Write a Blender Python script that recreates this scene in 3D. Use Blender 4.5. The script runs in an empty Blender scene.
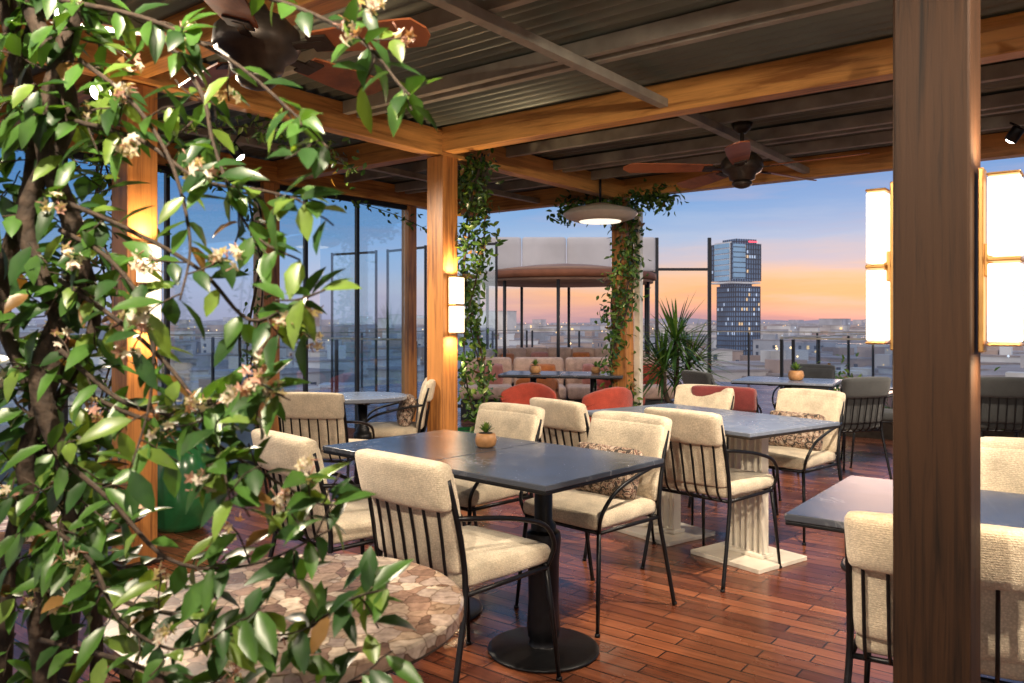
import bpy, bmesh, math, random
from mathutils import Vector, Matrix, Euler
random.seed(7)
R=math.radians
scene=bpy.context.scene
F=800.0; CH=1.3; HY=322.0
def W(px,py,d): return Vector(((px-512)/F*d, d, CH-(py-HY)/F*d))
ANG=R(-37.5)
U=Vector((math.cos(ANG),math.sin(ANG),0)); V=Vector((-math.sin(ANG),math.cos(ANG),0))
C0=Vector((-0.54,6.2,0))
def P(a,b,z=0): return C0+U*a+V*b+Vector((0,0,z))

# ---------------------------------------------------------------- materials
def newmat(name):
    m=bpy.data.materials.new(name); m.use_nodes=True
    nt=m.node_tree; b=nt.nodes['Principled BSDF']
    return m,nt,b
def N(nt,t,**k):
    n=nt.nodes.new(t)
    for a,v in k.items(): setattr(n,a,v)
    return n
def ramp(nt,stops):
    r=N(nt,'ShaderNodeValToRGB'); e=r.color_ramp.elements
    while len(e)<len(stops): e.new(0.5)
    for i,(p,c) in enumerate(stops):
        e[i].position=p; e[i].color=(c[0],c[1],c[2],1)
    return r
def bump(nt,b,src,strength,dist):
    bp=N(nt,'ShaderNodeBump'); bp.inputs['Strength'].default_value=strength; bp.inputs['Distance'].default_value=dist
    nt.links.new(src,bp.inputs['Height']); nt.links.new(bp.outputs['Normal'],b.inputs['Normal']); return bp
def simple(name,c,rough=0.5,metal=0.0,var=0.25,scale=8,bs=0.1):
    m,nt,b=newmat(name)
    tc=N(nt,'ShaderNodeTexCoord'); no=N(nt,'ShaderNodeTexNoise'); no.inputs['Scale'].default_value=scale; no.inputs['Detail'].default_value=4
    nt.links.new(tc.outputs['Object'],no.inputs['Vector'])
    r=ramp(nt,[(0.3,[x*(1-var) for x in c]),(0.7,[min(1,x*(1+var)) for x in c])])
    nt.links.new(no.outputs['Fac'],r.inputs[0]); nt.links.new(r.outputs[0],b.inputs['Base Color'])
    b.inputs['Roughness'].default_value=rough; b.inputs['Metallic'].default_value=metal
    if bs: bump(nt,b,no.outputs['Fac'],bs,0.01)
    return m
def emis(name,c,s,samp=False):
    m,nt,b=newmat(name); b.inputs['Base Color'].default_value=(*[x*0.8 for x in c],1)
    b.inputs['Emission Color'].default_value=(*c,1); b.inputs['Emission Strength'].default_value=s
    if not samp: m.cycles.emission_sampling='NONE'
    return m
def wood(name,c1,c2,stretch,rough=0.4,rot=-ANG,spec=.5):
    m,nt,b=newmat(name)
    tc=N(nt,'ShaderNodeTexCoord'); mp=N(nt,'ShaderNodeMapping'); mp.inputs['Rotation'].default_value=(0,0,rot)
    mp2=N(nt,'ShaderNodeMapping'); mp2.inputs['Scale'].default_value=stretch
    nt.links.new(tc.outputs['Object'],mp.inputs[0]); nt.links.new(mp.outputs[0],mp2.inputs[0])
    no=N(nt,'ShaderNodeTexNoise'); no.inputs['Scale'].default_value=1; no.inputs['Detail'].default_value=7; no.inputs['Roughness'].default_value=0.65; no.inputs['Distortion'].default_value=0.6
    nt.links.new(mp2.outputs[0],no.inputs['Vector'])
    n2=N(nt,'ShaderNodeTexNoise'); n2.inputs['Scale'].default_value=1.7; nt.links.new(mp.outputs[0],n2.inputs['Vector'])
    ad=N(nt,'ShaderNodeMath',operation='MULTIPLY_ADD'); nt.links.new(n2.outputs['Fac'],ad.inputs[0]); ad.inputs[1].default_value=0.5; 
    nt.links.new(no.outputs['Fac'],ad.inputs[2])
    r=ramp(nt,[(0.55,c1),(0.78,c2),(1.0,[x*1.25 for x in c2])])
    nt.links.new(ad.outputs[0],r.inputs[0]); nt.links.new(r.outputs[0],b.inputs['Base Color'])
    b.inputs['Roughness'].default_value=rough; b.inputs['Specular IOR Level'].default_value=spec
    bump(nt,b,no.outputs['Fac'],0.3,0.004)
    return m
wood_z=wood('wood_post',(0.15,0.05,0.014),(0.46,0.19,0.05),(28,28,1.6))
wood_u=wood('wood_beam_u',(0.27,0.10,0.022),(0.62,0.29,0.08),(1.6,28,28))
wood_v=wood('wood_beam_v',(0.27,0.10,0.022),(0.62,0.29,0.08),(28,1.6,28))
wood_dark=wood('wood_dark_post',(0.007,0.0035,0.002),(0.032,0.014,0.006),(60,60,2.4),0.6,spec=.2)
wood_blade=wood('wood_blade',(0.13,0.035,0.015),(0.30,0.09,0.032),(6,6,6),0.4)
black=simple('black_metal',(0.012,0.012,0.014),0.38,0.6,0.2,30,0.03)
bronze=simple('dark_bronze',(0.045,0.034,0.026),0.4,0.6,0.3,20,0.03)
brass=simple('brass',(0.55,0.30,0.10),0.35,0.8,0.15,20,0.02)
steel=simple('painted_steel',(0.33,0.30,0.25),0.55,0.1,0.25,6,0.05)
roofm=simple('corrugated_metal',(0.13,0.15,0.13),0.42,0.3,0.35,1.2,0.0)
cream_paint=simple('cream_paint',(0.66,0.60,0.50),0.4,0,0.1,10,0.03)
greenpot=simple('green_glaze',(0.02,0.12,0.04),0.18,0,0.35,6,0.03)
terrac=simple('terracotta',(0.32,0.12,0.05),0.7,0,0.25,12,0.1)
woodpot=simple('wood_pot',(0.40,0.20,0.08),0.5,0,0.25,30,0.1)
soil=simple('soil',(0.03,0.02,0.012),0.95,0,0.5,60,0.5)
white_fab=simple('white_canvas',(0.62,0.60,0.62),0.8,0,0.10,1.5,0.1)
rust=simple('rust_canvas',(0.24,0.085,0.04),0.7,0,0.2,5,0.1)
tan=simple('tan_canvas',(0.34,0.20,0.14),0.8,0,0.2,3,0.1)
frame_dark=simple('dark_frame',(0.02,0.022,0.028),0.4,0.3,0.2,10,0.02)
bark=simple('bark',(0.038,0.024,0.015),0.85,0,0.5,60,0.6)
bluep=simple('blue_panel',(0.12,0.20,0.34),0.3,0,0.25,4,0.02)

def fabric(name,c,scale=330,rough=0.95):
    m,nt,b=newmat(name)
    tc=N(nt,'ShaderNodeTexCoord')
    vo=N(nt,'ShaderNodeTexVoronoi'); vo.inputs['Scale'].default_value=scale*0.42; nt.links.new(tc.outputs['Object'],vo.inputs['Vector'])
    no=N(nt,'ShaderNodeTexNoise'); no.inputs['Scale'].default_value=14; no.inputs['Detail'].default_value=5; nt.links.new(tc.outputs['Object'],no.inputs['Vector'])
    w=N(nt,'ShaderNodeTexWave',bands_direction='Z'); w.inputs['Scale'].default_value=48; w.inputs['Distortion'].default_value=6; w.inputs['Detail'].default_value=2;w.inputs['Detail Scale'].default_value=6
    nt.links.new(tc.outputs['Object'],w.inputs['Vector'])
    r=ramp(nt,[(0.25,[x*0.74 for x in c]),(0.75,[min(1,x*1.15) for x in c])])
    nt.links.new(no.outputs['Fac'],r.inputs[0])
    mx=N(nt,'ShaderNodeMix',data_type='RGBA',blend_type='MULTIPLY'); mx.inputs[0].default_value=0.5
    r2=ramp(nt,[(0.0,(1,1,1)),(0.7,(0.45,0.42,0.38))]); nt.links.new(vo.outputs['Distance'],r2.inputs[0])
    nt.links.new(r.outputs[0],mx.inputs[6]); nt.links.new(r2.outputs[0],mx.inputs[7]); nt.links.new(mx.outputs[2],b.inputs['Base Color'])
    b.inputs['Roughness'].default_value=rough; b.inputs['Sheen Weight'].default_value=0.2
    ad=N(nt,'ShaderNodeMath',operation='SUBTRACT'); nt.links.new(w.outputs['Fac'],ad.inputs[0]); nt.links.new(vo.outputs['Distance'],ad.inputs[1])
    bump(nt,b,ad.outputs[0],0.45,0.003)
    return m
cream=fabric('cream_weave',(0.76,0.65,0.49))
redf=fabric('red_weave',(0.50,0.07,0.04))
burg=fabric('burgundy_weave',(0.22,0.03,0.03))
darkf=fabric('dark_weave',(0.035,0.038,0.042))
creamsofa=fabric('sofa_linen',(0.72,0.50,0.40))
pinkf=fabric('pink_weave',(0.62,0.26,0.22)); orangef=fabric('orange_weave',(0.62,0.20,0.06))
pillow,nt,b=newmat('patterned_cushion')
tc=N(nt,'ShaderNodeTexCoord'); vo=N(nt,'ShaderNodeTexVoronoi',feature='DISTANCE_TO_EDGE'); vo.inputs['Scale'].default_value=26
no=N(nt,'ShaderNodeTexNoise'); no.inputs['Scale'].default_value=45; no.inputs['Detail'].default_value=2
nt.links.new(tc.outputs['Object'],vo.inputs[0]); nt.links.new(tc.outputs['Object'],no.inputs[0])
md=N(nt,'ShaderNodeMath',operation='ADD'); nt.links.new(vo.outputs['Distance'],md.inputs[0]); nt.links.new(no.outputs['Fac'],md.inputs[1])
r=ramp(nt,[(0.45,(0.04,0.03,0.025)),(0.56,(0.36,0.26,0.19)),(0.66,(0.12,0.055,0.04)),(0.76,(0.42,0.34,0.27))]); r.color_ramp.interpolation='CONSTANT'
nt.links.new(md.outputs[0],r.inputs[0]); nt.links.new(r.outputs[0],b.inputs['Base Color']); b.inputs['Roughness'].default_value=0.9

def marble(name,c,vein,rough,vs=3.0):
    m,nt,b=newmat(name)
    tc=N(nt,'ShaderNodeTexCoord')
    n1=N(nt,'ShaderNodeTexNoise'); n1.inputs['Scale'].default_value=vs; n1.inputs['Detail'].default_value=9; n1.inputs['Roughness'].default_value=0.55; n1.inputs['Distortion'].default_value=.7
    nt.links.new(tc.outputs['Object'],n1.inputs[0])
    v=N(nt,'ShaderNodeMath',operation='SUBTRACT'); nt.links.new(n1.outputs['Fac'],v.inputs[0]); v.inputs[1].default_value=0.5
    a=N(nt,'ShaderNodeMath',operation='ABSOLUTE'); nt.links.new(v.outputs[0],a.inputs[0])
    r=ramp(nt,[(0.0,vein),(0.004,[(x+y)/2 for x,y in zip(c,vein)]),(0.014,c),(0.3,[x*0.6 for x in c])])
    nt.links.new(a.outputs[0],r.inputs[0])
    # second, fading cloudy tone so that the veins come and go
    n2=N(nt,'ShaderNodeTexNoise'); n2.inputs['Scale'].default_value=2.2; n2.inputs['Detail'].default_value=5; nt.links.new(tc.outputs['Object'],n2.inputs[0])
    r2=ramp(nt,[(.4,(0,0,0)),(.62,(1,1,1))]); nt.links.new(n2.outputs['Fac'],r2.inputs[0])
    mx=N(nt,'ShaderNodeMix',data_type='RGBA'); nt.links.new(r2.outputs[0],mx.inputs[0]); mx.inputs[6].default_value=(*[x*.85 for x in c],1); nt.links.new(r.outputs[0],mx.inputs[7])
    nt.links.new(mx.outputs[2],b.inputs['Base Color'])
    rr=N(nt,'ShaderNodeMapRange'); nt.links.new(n1.outputs['Fac'],rr.inputs[0]); rr.inputs[3].default_value=rough*0.6; rr.inputs[4].default_value=rough*1.5
    nt.links.new(rr.outputs[0],b.inputs['Roughness'])
    return m
slate=marble('slate_marble',(0.058,0.066,0.086),(0.24,0.24,0.26),0.22,4)
greym=marble('grey_marble',(0.19,0.22,0.29),(0.40,0.40,0.43),0.26,4)
brownm,nt,b=newmat('breccia_mosaic')
tc=N(nt,'ShaderNodeTexCoord'); n3=N(nt,'ShaderNodeTexNoise'); n3.inputs['Scale'].default_value=14; n3.inputs['Detail'].default_value=3
nt.links.new(tc.outputs['Object'],n3.inputs[0])
mm=N(nt,'ShaderNodeMix',data_type='RGBA'); mm.inputs[0].default_value=0.05; nt.links.new(tc.outputs['Object'],mm.inputs[6]); nt.links.new(n3.outputs['Color'],mm.inputs[7])
va=N(nt,'ShaderNodeTexVoronoi'); va.inputs['Scale'].default_value=24; vb=N(nt,'ShaderNodeTexVoronoi',feature='DISTANCE_TO_EDGE'); vb.inputs['Scale'].default_value=24
nt.links.new(mm.outputs[2],va.inputs['Vector']); nt.links.new(mm.outputs[2],vb.inputs['Vector'])
sp=N(nt,'ShaderNodeSeparateColor'); nt.links.new(va.outputs['Color'],sp.inputs[0])
r3=ramp(nt,[(0.05,(0.15,0.09,0.065)),(0.25,(0.30,0.19,0.14)),(0.5,(0.42,0.31,0.22)),(0.75,(0.34,0.27,0.24)),(0.95,(0.58,0.48,0.38))]); nt.links.new(sp.outputs[0],r3.inputs[0])
re=ramp(nt,[(0.0,(0.45,0.4,0.35)),(0.05,(1,1,1))]); nt.links.new(vb.outputs['Distance'],re.inputs[0])
n4=N(nt,'ShaderNodeTexNoise'); n4.inputs['Scale'].default_value=60; n4.inputs['Detail'].default_value=6; nt.links.new(tc.outputs['Object'],n4.inputs[0])
r4=ramp(nt,[(0.3,(0.65,0.62,0.6)),(0.7,(1.2,1.2,1.2))]); nt.links.new(n4.outputs['Fac'],r4.inputs[0])
m1=N(nt,'ShaderNodeMix',data_type='RGBA',blend_type='MULTIPLY'); m1.inputs[0].default_value=1; nt.links.new(r3.outputs[0],m1.inputs[6]); nt.links.new(re.outputs[0],m1.inputs[7])
m2_=N(nt,'ShaderNodeMix',data_type='RGBA',blend_type='MULTIPLY'); m2_.inputs[0].default_value=1; nt.links.new(m1.outputs[2],m2_.inputs[6]); nt.links.new(r4.outputs[0],m2_.inputs[7])
nt.links.new(m2_.outputs[2],b.inputs['Base Color']); b.inputs['Roughness'].default_value=.26

deck,nt,b=newmat('deck_planks')
tc=N(nt,'ShaderNodeTexCoord'); mp=N(nt,'ShaderNodeMapping'); mp.inputs['Rotation'].default_value=(0,0,-ANG)
nt.links.new(tc.outputs['Object'],mp.inputs[0])
br=N(nt,'ShaderNodeTexBrick'); br.offset=0.37; br.inputs['Scale'].default_value=1; br.inputs['Brick Width'].default_value=0.48; br.inputs['Row Height'].default_value=0.08
br.inputs['Mortar Size'].default_value=0.0038; br.inputs['Mortar Smooth'].default_value=0.3; br.inputs['Bias'].default_value=-0.1
br.inputs['Color1'].default_value=(0.12,0.036,0.018,1); br.inputs['Color2'].default_value=(0.31,0.108,0.050,1); br.inputs['Mortar'].default_value=(0.010,0.005,0.004,1)
nt.links.new(mp.outputs[0],br.inputs['Vector'])
m2=N(nt,'ShaderNodeMapping'); m2.inputs['Scale'].default_value=(3,45,3); nt.links.new(mp.outputs[0],m2.inputs[0])
g=N(nt,'ShaderNodeTexNoise'); g.inputs['Scale'].default_value=1; g.inputs['Detail'].default_value=6; g.inputs['Roughness'].default_value=0.65; nt.links.new(m2.outputs[0],g.inputs[0])
rg=ramp(nt,[(0.3,(0.55,0.5,0.48)),(0.7,(1.25,1.2,1.15))]); nt.links.new(g.outputs['Fac'],rg.inputs[0])
mx=N(nt,'ShaderNodeMix',data_type='RGBA',blend_type='MULTIPLY'); mx.inputs[0].default_value=1; nt.links.new(br.outputs['Color'],mx.inputs[6]); nt.links.new(rg.outputs[0],mx.inputs[7])
nt.links.new(mx.outputs[2],b.inputs['Base Color'])
ns=N(nt,'ShaderNodeTexNoise'); ns.inputs['Scale'].default_value=2.5; ns.inputs['Detail'].default_value=5; nt.links.new(tc.outputs['Object'],ns.inputs[0])
rr=N(nt,'ShaderNodeMapRange'); rr.inputs[1].default_value=0.3; rr.inputs[2].default_value=0.7; rr.inputs[3].default_value=0.17; rr.inputs[4].default_value=0.38
nt.links.new(ns.outputs['Fac'],rr.inputs[0]); nt.links.new(rr.outputs[0],b.inputs['Roughness']); b.inputs['Coat Weight'].default_value=.15; b.inputs['Coat Roughness'].default_value=.2
h=N(nt,'ShaderNodeMath',operation='MULTIPLY_ADD'); nt.links.new(br.outputs['Fac'],h.inputs[0]); h.inputs[1].default_value=-1.0
h2=N(nt,'ShaderNodeMath',operation='MULTIPLY'); nt.links.new(g.outputs['Fac'],h2.inputs[0]); h2.inputs[1].default_value=0.25; nt.links.new(h2.outputs[0],h.inputs[2])
bump(nt,b,h.outputs[0],0.6,0.005)

def glassmat(name,tint,refl,gain=.75):
    m=bpy.data.materials.new(name); m.use_nodes=True; nt=m.node_tree; nt.nodes.clear()
    o=N(nt,'ShaderNodeOutputMaterial'); t=N(nt,'ShaderNodeBsdfTransparent'); t.inputs[0].default_value=(*tint,1)
    g=N(nt,'ShaderNodeBsdfGlossy'); g.inputs['Roughness'].default_value=0.02; g.inputs[0].default_value=(0.9,0.95,1,1)
    ge=N(nt,'ShaderNodeNewGeometry'); dp=N(nt,'ShaderNodeVectorMath',operation='DOT_PRODUCT'); nt.links.new(ge.outputs['Normal'],dp.inputs[0]); nt.links.new(ge.outputs['Incoming'],dp.inputs[1])
    ab=N(nt,'ShaderNodeMath',operation='ABSOLUTE'); nt.links.new(dp.outputs['Value'],ab.inputs[0])
    om=N(nt,'ShaderNodeMath',operation='SUBTRACT'); om.inputs[0].default_value=1; nt.links.new(ab.outputs[0],om.inputs[1])
    pw=N(nt,'ShaderNodeMath',operation='POWER'); nt.links.new(om.outputs[0],pw.inputs[0]); pw.inputs[1].default_value=5
    ad=N(nt,'ShaderNodeMath',operation='MULTIPLY_ADD'); nt.links.new(pw.outputs[0],ad.inputs[0]); ad.inputs[1].default_value=gain; ad.inputs[2].default_value=refl
    mx=N(nt,'ShaderNodeMixShader'); nt.links.new(ad.outputs[0],mx.inputs[0]); nt.links.new(t.outputs[0],mx.inputs[1]); nt.links.new(g.outputs[0],mx.inputs[2]); nt.links.new(mx.outputs[0],o.inputs[0])
    return m
glass=glassmat('window_glass',(0.82,0.91,0.97),0.13)
glass2=glassmat('rail_glass',(0.92,0.95,0.98),0.03,.5)

def leafmat(name,c):
    m=bpy.data.materials.new(name); m.use_nodes=True; nt=m.node_tree; b=nt.nodes['Principled BSDF']; o=nt.nodes['Material Output']
    tc=N(nt,'ShaderNodeTexCoord'); no=N(nt,'ShaderNodeTexNoise'); no.inputs['Scale'].default_value=18; no.inputs['Detail'].default_value=3
    nt.links.new(tc.outputs['Object'],no.inputs[0])
    r=ramp(nt,[(0.3,[x*0.6 for x in c]),(0.7,[x*1.5 for x in c])]); nt.links.new(no.outputs['Fac'],r.inputs[0]); nt.links.new(r.outputs[0],b.inputs['Base Color'])
    b.inputs['Roughness'].default_value=0.36
    t=N(nt,'ShaderNodeBsdfTranslucent'); t.inputs[0].default_value=(c[0]*2.2,c[1]*2.0,c[2]*0.8,1)
    mx=N(nt,'ShaderNodeMixShader'); mx.inputs[0].default_value=0.28; nt.links.new(b.outputs[0],mx.inputs[1]); nt.links.new(t.outputs[0],mx.inputs[2]); nt.links.new(mx.outputs[0],o.inputs[0])
    return m
lf=[leafmat('leaf_dark',(0.022,0.06,0.016)),leafmat('leaf_mid',(0.05,0.12,0.022)),leafmat('leaf_light',(0.11,0.18,0.032)),leafmat('leaf_brown',(0.16,0.09,0.03))]
petal=leafmat('petal_white',(0.56,0.50,0.43)); petal2=leafmat('petal_pink',(0.36,0.20,0.16))
lampm=emis('lamp_diffuser',(1.0,0.84,0.60),2.4,True)
bulb=emis('spot_bulb',(1.0,0.9,0.75),60.0)
heatm=emis('pendant_lens',(1.0,0.87,0.68),1.3)

# ---------------------------------------------------------------- mesh builder
class B:
    def __init__(s): s.v=[];s.f=[];s.mi=[];s.mats=[];s.sm=[]
    def m(s,mat):
        if mat not in s.mats: s.mats.append(mat)
        return s.mats.index(mat)
    def add(s,vs,fs,mat,smooth=False,M=None):
        o=len(s.v); 
        s.v+= [ (M@Vector(v)) if M else Vector(v) for v in vs]
        k=s.m(mat)
        for f in fs: s.f.append([i+o for i in f]); s.mi.append(k); s.sm.append(smooth)
    def box(s,c,size,mat,ang=0,M=None):
        hx,hy,hz=[x/2 for x in size]
        vs=[Vector((x,y,z)) for z in(-hz,hz) for y in(-hy,hy) for x in(-hx,hx)]
        T=Matrix.Translation(Vector(c))@Matrix.Rotation(ang,4,'Z')
        if M: T=M@T
        s.add(vs,[(0,2,3,1),(4,5,7,6),(0,1,5,4),(2,6,7,3),(0,4,6,2),(1,3,7,5)],mat,False,T)
    def tube(s,pts,r,mat,n=8,cap=True):
        pts=[Vector(p) for p in pts]; rs=r if isinstance(r,(list,tuple)) else [r]*len(pts)
        vs=[];fs=[]; pu=None
        for i,p in enumerate(pts):
            t=(pts[min(i+1,len(pts)-1)]-pts[max(i-1,0)]).normalized()
            if pu is None: pu=t.orthogonal().normalized()
            else:
                pu=(pu-t*pu.dot(t)); pu=pu.normalized() if pu.length>1e-6 else t.orthogonal().normalized()
            w=t.cross(pu)
            for k in range(n):
                a=2*math.pi*k/n; vs.append(p+(pu*math.cos(a)+w*math.sin(a))*rs[i])
        for i in range(len(pts)-1):
            for k in range(n): fs.append((i*n+k,i*n+(k+1)%n,(i+1)*n+(k+1)%n,(i+1)*n+k))
        if cap: fs.append(tuple(range(n))[::-1]); fs.append(tuple((len(pts)-1)*n+k for k in range(n)))
        s.add(vs,fs,mat,True)
    def lathe(s,c,prof,mat,n=32,M=None,smooth=True):
        vs=[];fs=[]
        for (r,z) in prof:
            for k in range(n):
                a=2*math.pi*k/n; vs.append((c[0]+r*math.cos(a),c[1]+r*math.sin(a),c[2]+z))
        for i in range(len(prof)-1):
            for k in range(n): fs.append((i*n+k,i*n+(k+1)%n,(i+1)*n+(k+1)%n,(i+1)*n+k))
        fs.append(tuple(range(n))[::-1]); fs.append(tuple((len(prof)-1)*n+k for k in range(n)))
        s.add(vs,fs,mat,smooth,M)
    def rbox(s,size,r,mat,n=9,M=None,deform=None):
        h=[x/2 for x in size]
        vs=[];fs=[]
        ts=[math.sin((i/(n-1)*2-1)*math.pi/2) for i in range(n)]
        for ax in range(3):
            for sg in(-1,1):
                o=len(vs); a1,a2=(ax+1)%3,(ax+2)%3
                for i in range(n):
                    for j in range(n):
                        p=[0,0,0]; p[ax]=sg*h[ax]; p[a1]=ts[i]*h[a1]; p[a2]=ts[j]*h[a2]
                        inn=[max(-h[k]+r,min(h[k]-r,p[k])) for k in range(3)]
                        d=Vector([p[k]-inn[k] for k in range(3)])
                        q=Vector(inn)+ (d.normalized()*r if d.length>1e-9 else d)
                        if deform: q=deform(q)
                        vs.append(q)
                for i in range(n-1):
                    for j in range(n-1):
                        f=(o+i*n+j,o+(i+1)*n+j,o+(i+1)*n+j+1,o+i*n+j+1)
                        fs.append(f if sg>0 else f[::-1])
        s.add(vs,fs,mat,True,M)
    def leaf(s,p,d,up,L,Wd,mat,curl=0.25):
        d=d.normalized(); x=d.cross(up)
        if x.length<1e-4: x=d.orthogonal()
        x.normalize(); u=x.cross(d).normalized()
        def q(t,sx,z): return p+d*(L*t)+x*(Wd*sx)+u*(z*Wd - curl*L*t*t)
        vs=[q(0,0,0),q(.2,-.32,.12),q(.2,0,0),q(.2,.32,.12),q(.48,-.5,.2),q(.48,0,0),q(.48,.5,.2),q(.78,-.3,.12),q(.78,0,0),q(.78,.3,.12),q(1,0,0)]
        s.add(vs,[(0,2,1),(0,3,2),(1,2,5,4),(2,3,6,5),(4,5,8,7),(5,6,9,8),(7,8,10),(8,9,10)],mat,True)
    def obj(s,name,bevel=0,merge=False,loc=None,rot=0):
        me=bpy.data.meshes.new(name); me.from_pydata([tuple(v) for v in s.v],[],s.f)
        for m in s.mats: me.materials.append(m)
        for i,p in enumerate(me.polygons): p.material_index=s.mi[i]; p.use_smooth=s.sm[i]
        if merge:
            bm=bmesh.new(); bm.from_mesh(me); bmesh.ops.remove_doubles(bm,verts=bm.verts,dist=1e-5); bm.to_mesh(me); bm.free()
        me.update()
        return inst(name,me,loc,rot,bevel)
def inst(name,me,loc=None,rot=0,bevel=0):
    o=bpy.data.objects.new(name,me); scene.collection.objects.link(o)
    if loc is not None: o.location=loc
    o.rotation_euler=(0,0,rot)
    if bevel:
        md=o.modifiers.new('bevel','BEVEL'); md.width=bevel; md.segments=2; md.limit_method='ANGLE'; md.angle_limit=R(50)
    return o
def rv(): 
    return Vector((random.gauss(0,1),random.gauss(0,1),random.gauss(0,1))).normalized()
def smoothpts(pts,k=6):
    pts=[Vector(p) for p in pts]; out=[]
    for i in range(len(pts)-1):
        p0=pts[max(i-1,0)];p1=pts[i];p2=pts[i+1];p3=pts[min(i+2,len(pts)-1)]
        for j in range(k):
            t=j/k
            out.append(0.5*((2*p1)+(p2-p0)*t+(2*p0-5*p1+4*p2-p3)*t*t+(3*p1-p0-3*p2+p3)*t**3))
    out.append(pts[-1]); return out
def spotlamp(parent,p,d,energy,ang,col=(1,.72,.42),rad=.02):
    l=bpy.data.lights.new('lamp_light','SPOT'); l.energy=energy; l.spot_size=R(ang); l.spot_blend=.9; l.color=col; l.shadow_soft_size=rad
    lo=bpy.data.objects.new('light_source',l); scene.collection.objects.link(lo)
    lo.matrix_world=Matrix.Translation(p)@Vector(d).to_track_quat('-Z','Y').to_matrix().to_4x4(); lo.parent=parent; lo.matrix_parent_inverse=Matrix()

# ---------------------------------------------------------------- terrace floor
def slab(b,a0,a1,b0,b1,z0,z1,mat):
    b.box(P((a0+a1)/2,(b0+b1)/2,(z0+z1)/2),(a1-a0,b1-b0,z1-z0),mat,ANG)
fb=B(); slab(fb,-2.25,13,-10,2.0,-0.3,0,deck); slab(fb,-8,0.8,2.0,12,-0.3,0,deck); slab(fb,0.8,13,2.0,5.6,-0.3,0,deck)
fb.obj('terrace_floor')
bb=B(); cw=simple('building_render',(0.25,0.24,0.23),0.8)
slab(bb,-2.2,12.9,-9.9,1.95,-24,-0.31,cw); slab(bb,-7.9,0.75,1.95,11.9,-24,-0.31,cw); slab(bb,0.76,12.9,1.95,5.5,-24,-0.31,cw)
bb.obj('host_building')

# ---------------------------------------------------------------- roof
rb=B()
vs=[];fs=[]; b0,b1=-9.0,3.0; step=0.0125
k=int((b1-b0)/step)
for i in range(k+1):
    bbv=b0+i*step; z=2.80+0.018*math.sin(2*math.pi*bbv/0.1)
    vs+=[P(-2.4,bbv,z),P(11,bbv,z)]
for i in range(k): fs.append((2*i,2*i+1,2*i+3,2*i+2))
rb.add(vs,fs,roofm,True)
rb.obj('corrugated_roof')
pb=B()
for bbv in [-7.9,-6.9,-5.9,-4.1,-3.25,-1.8,-1.02,-0.9,0.75,1.45,1.6,2.1]:
    slab(pb,-2.3,10.9,bbv-0.025,bbv+0.025,2.69,2.775,steel)
for av in [-1.05,1.92,5.7,9.2]:
    slab(pb,av-0.03,av+0.03,-8.9,2.85,2.635,2.686,steel)
pb.obj('roof_purlins',bevel=0.003)
def beam_u(bv,z0=2.60,z1=2.79,w=0.13,a0=-2.3,a1=10.9):
    b=B(); slab(b,a0,a1,bv-w/2,bv+w/2,z0,z1,wood_u); b.obj('wooden_beam',bevel=0.006)
def beam_v(av,z0=2.575,z1=2.77,w=0.12,b0=-8.9,b1=2.86):
    b=B(); slab(b,av-w/2,av+w/2,b0,b1,z0,z1,wood_v); b.obj('wooden_beam',bevel=0.006)
for bv in(-7.3,-4.9,-2.45,0,2.8): beam_u(bv)
for av in(0,-2.05,3.95,7.5): beam_v(av)
def column(c,s,mat,z1=2.57):
    b=B(); b.box((c[0],c[1],z1/2),(s,s,z1),mat,ANG)
    b.box((c[0],c[1],0.012),(s+0.05,s+0.05,0.024),bronze,ANG)
    return b.obj('wooden_column',bevel=0.006)
COLC=P(0,0); COL3=P(0,2.8); COLL=P(-0.05,-2.4); COLR=Vector((0.857,1.8,0))+U*0.076+V*0.076
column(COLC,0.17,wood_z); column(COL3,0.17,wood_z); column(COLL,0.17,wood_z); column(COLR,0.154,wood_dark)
column(P(-2.05,-0.14),0.17,wood_z); column(P(-2.05,1.7),0.12,wood_z); column(P(-2.05,-3.2),0.17,wood_z)
b=B(); b.box((COL3[0]+0.17,COL3[1]+0.02,1.25),(0.07,0.07,2.5),cream_paint,ANG); b.obj('white_post',bevel=0.004)

def wall_or_fill_lamp(c,s,side,zc,h,w=0.10,t=.072,E=22):
    b=B(); o=c+U*(side*(s/2+0.012)); 
    b.box((o.x,o.y,zc),(0.012,w*0.7,h*1.12),brass,ANG)
    o=c+U*(side*(s/2+0.026+t/2))
    b.box((o.x,o.y,zc+h*0.26),(t,w,h*0.47),lampm,ANG)
    b.box((o.x,o.y,zc-h*0.26),(t,w,h*0.47),lampm,ANG)
    b.box((o.x,o.y,zc),(t+.004,w+0.004,0.010),brass,ANG)
    for sg in(-1,1):
        b.box((o.x,o.y,zc+sg*(h/2+0.004)),(t+.004,w+0.004,0.006),brass,ANG)
    o2=c+U*(side*(s/2+0.022)); b.box((o2.x,o2.y,zc),(0.02,0.03,h*0.2),brass,ANG)
    ob=b.obj('wall_or_fill_lamp',bevel=0.004)
    if E:
        spotlamp(ob,Vector((o.x,o.y,zc+h/2+.012)),(0,0,1),E,165); spotlamp(ob,Vector((o.x,o.y,zc-h/2-.012)),(0,0.001,-1),E*.7,165)
    return ob
wall_or_fill_lamp(COLC,0.17,1,1.43,0.42,E=34); wall_or_fill_lamp(COLL,0.17,1,1.5,0.42,E=24); wall_or_fill_lamp(COLR,0.154,1,1.435,0.36,0.07,.06,22); wall_or_fill_lamp(COLR,0.154,-1,1.43,0.35,0.055,.042,22)
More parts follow.
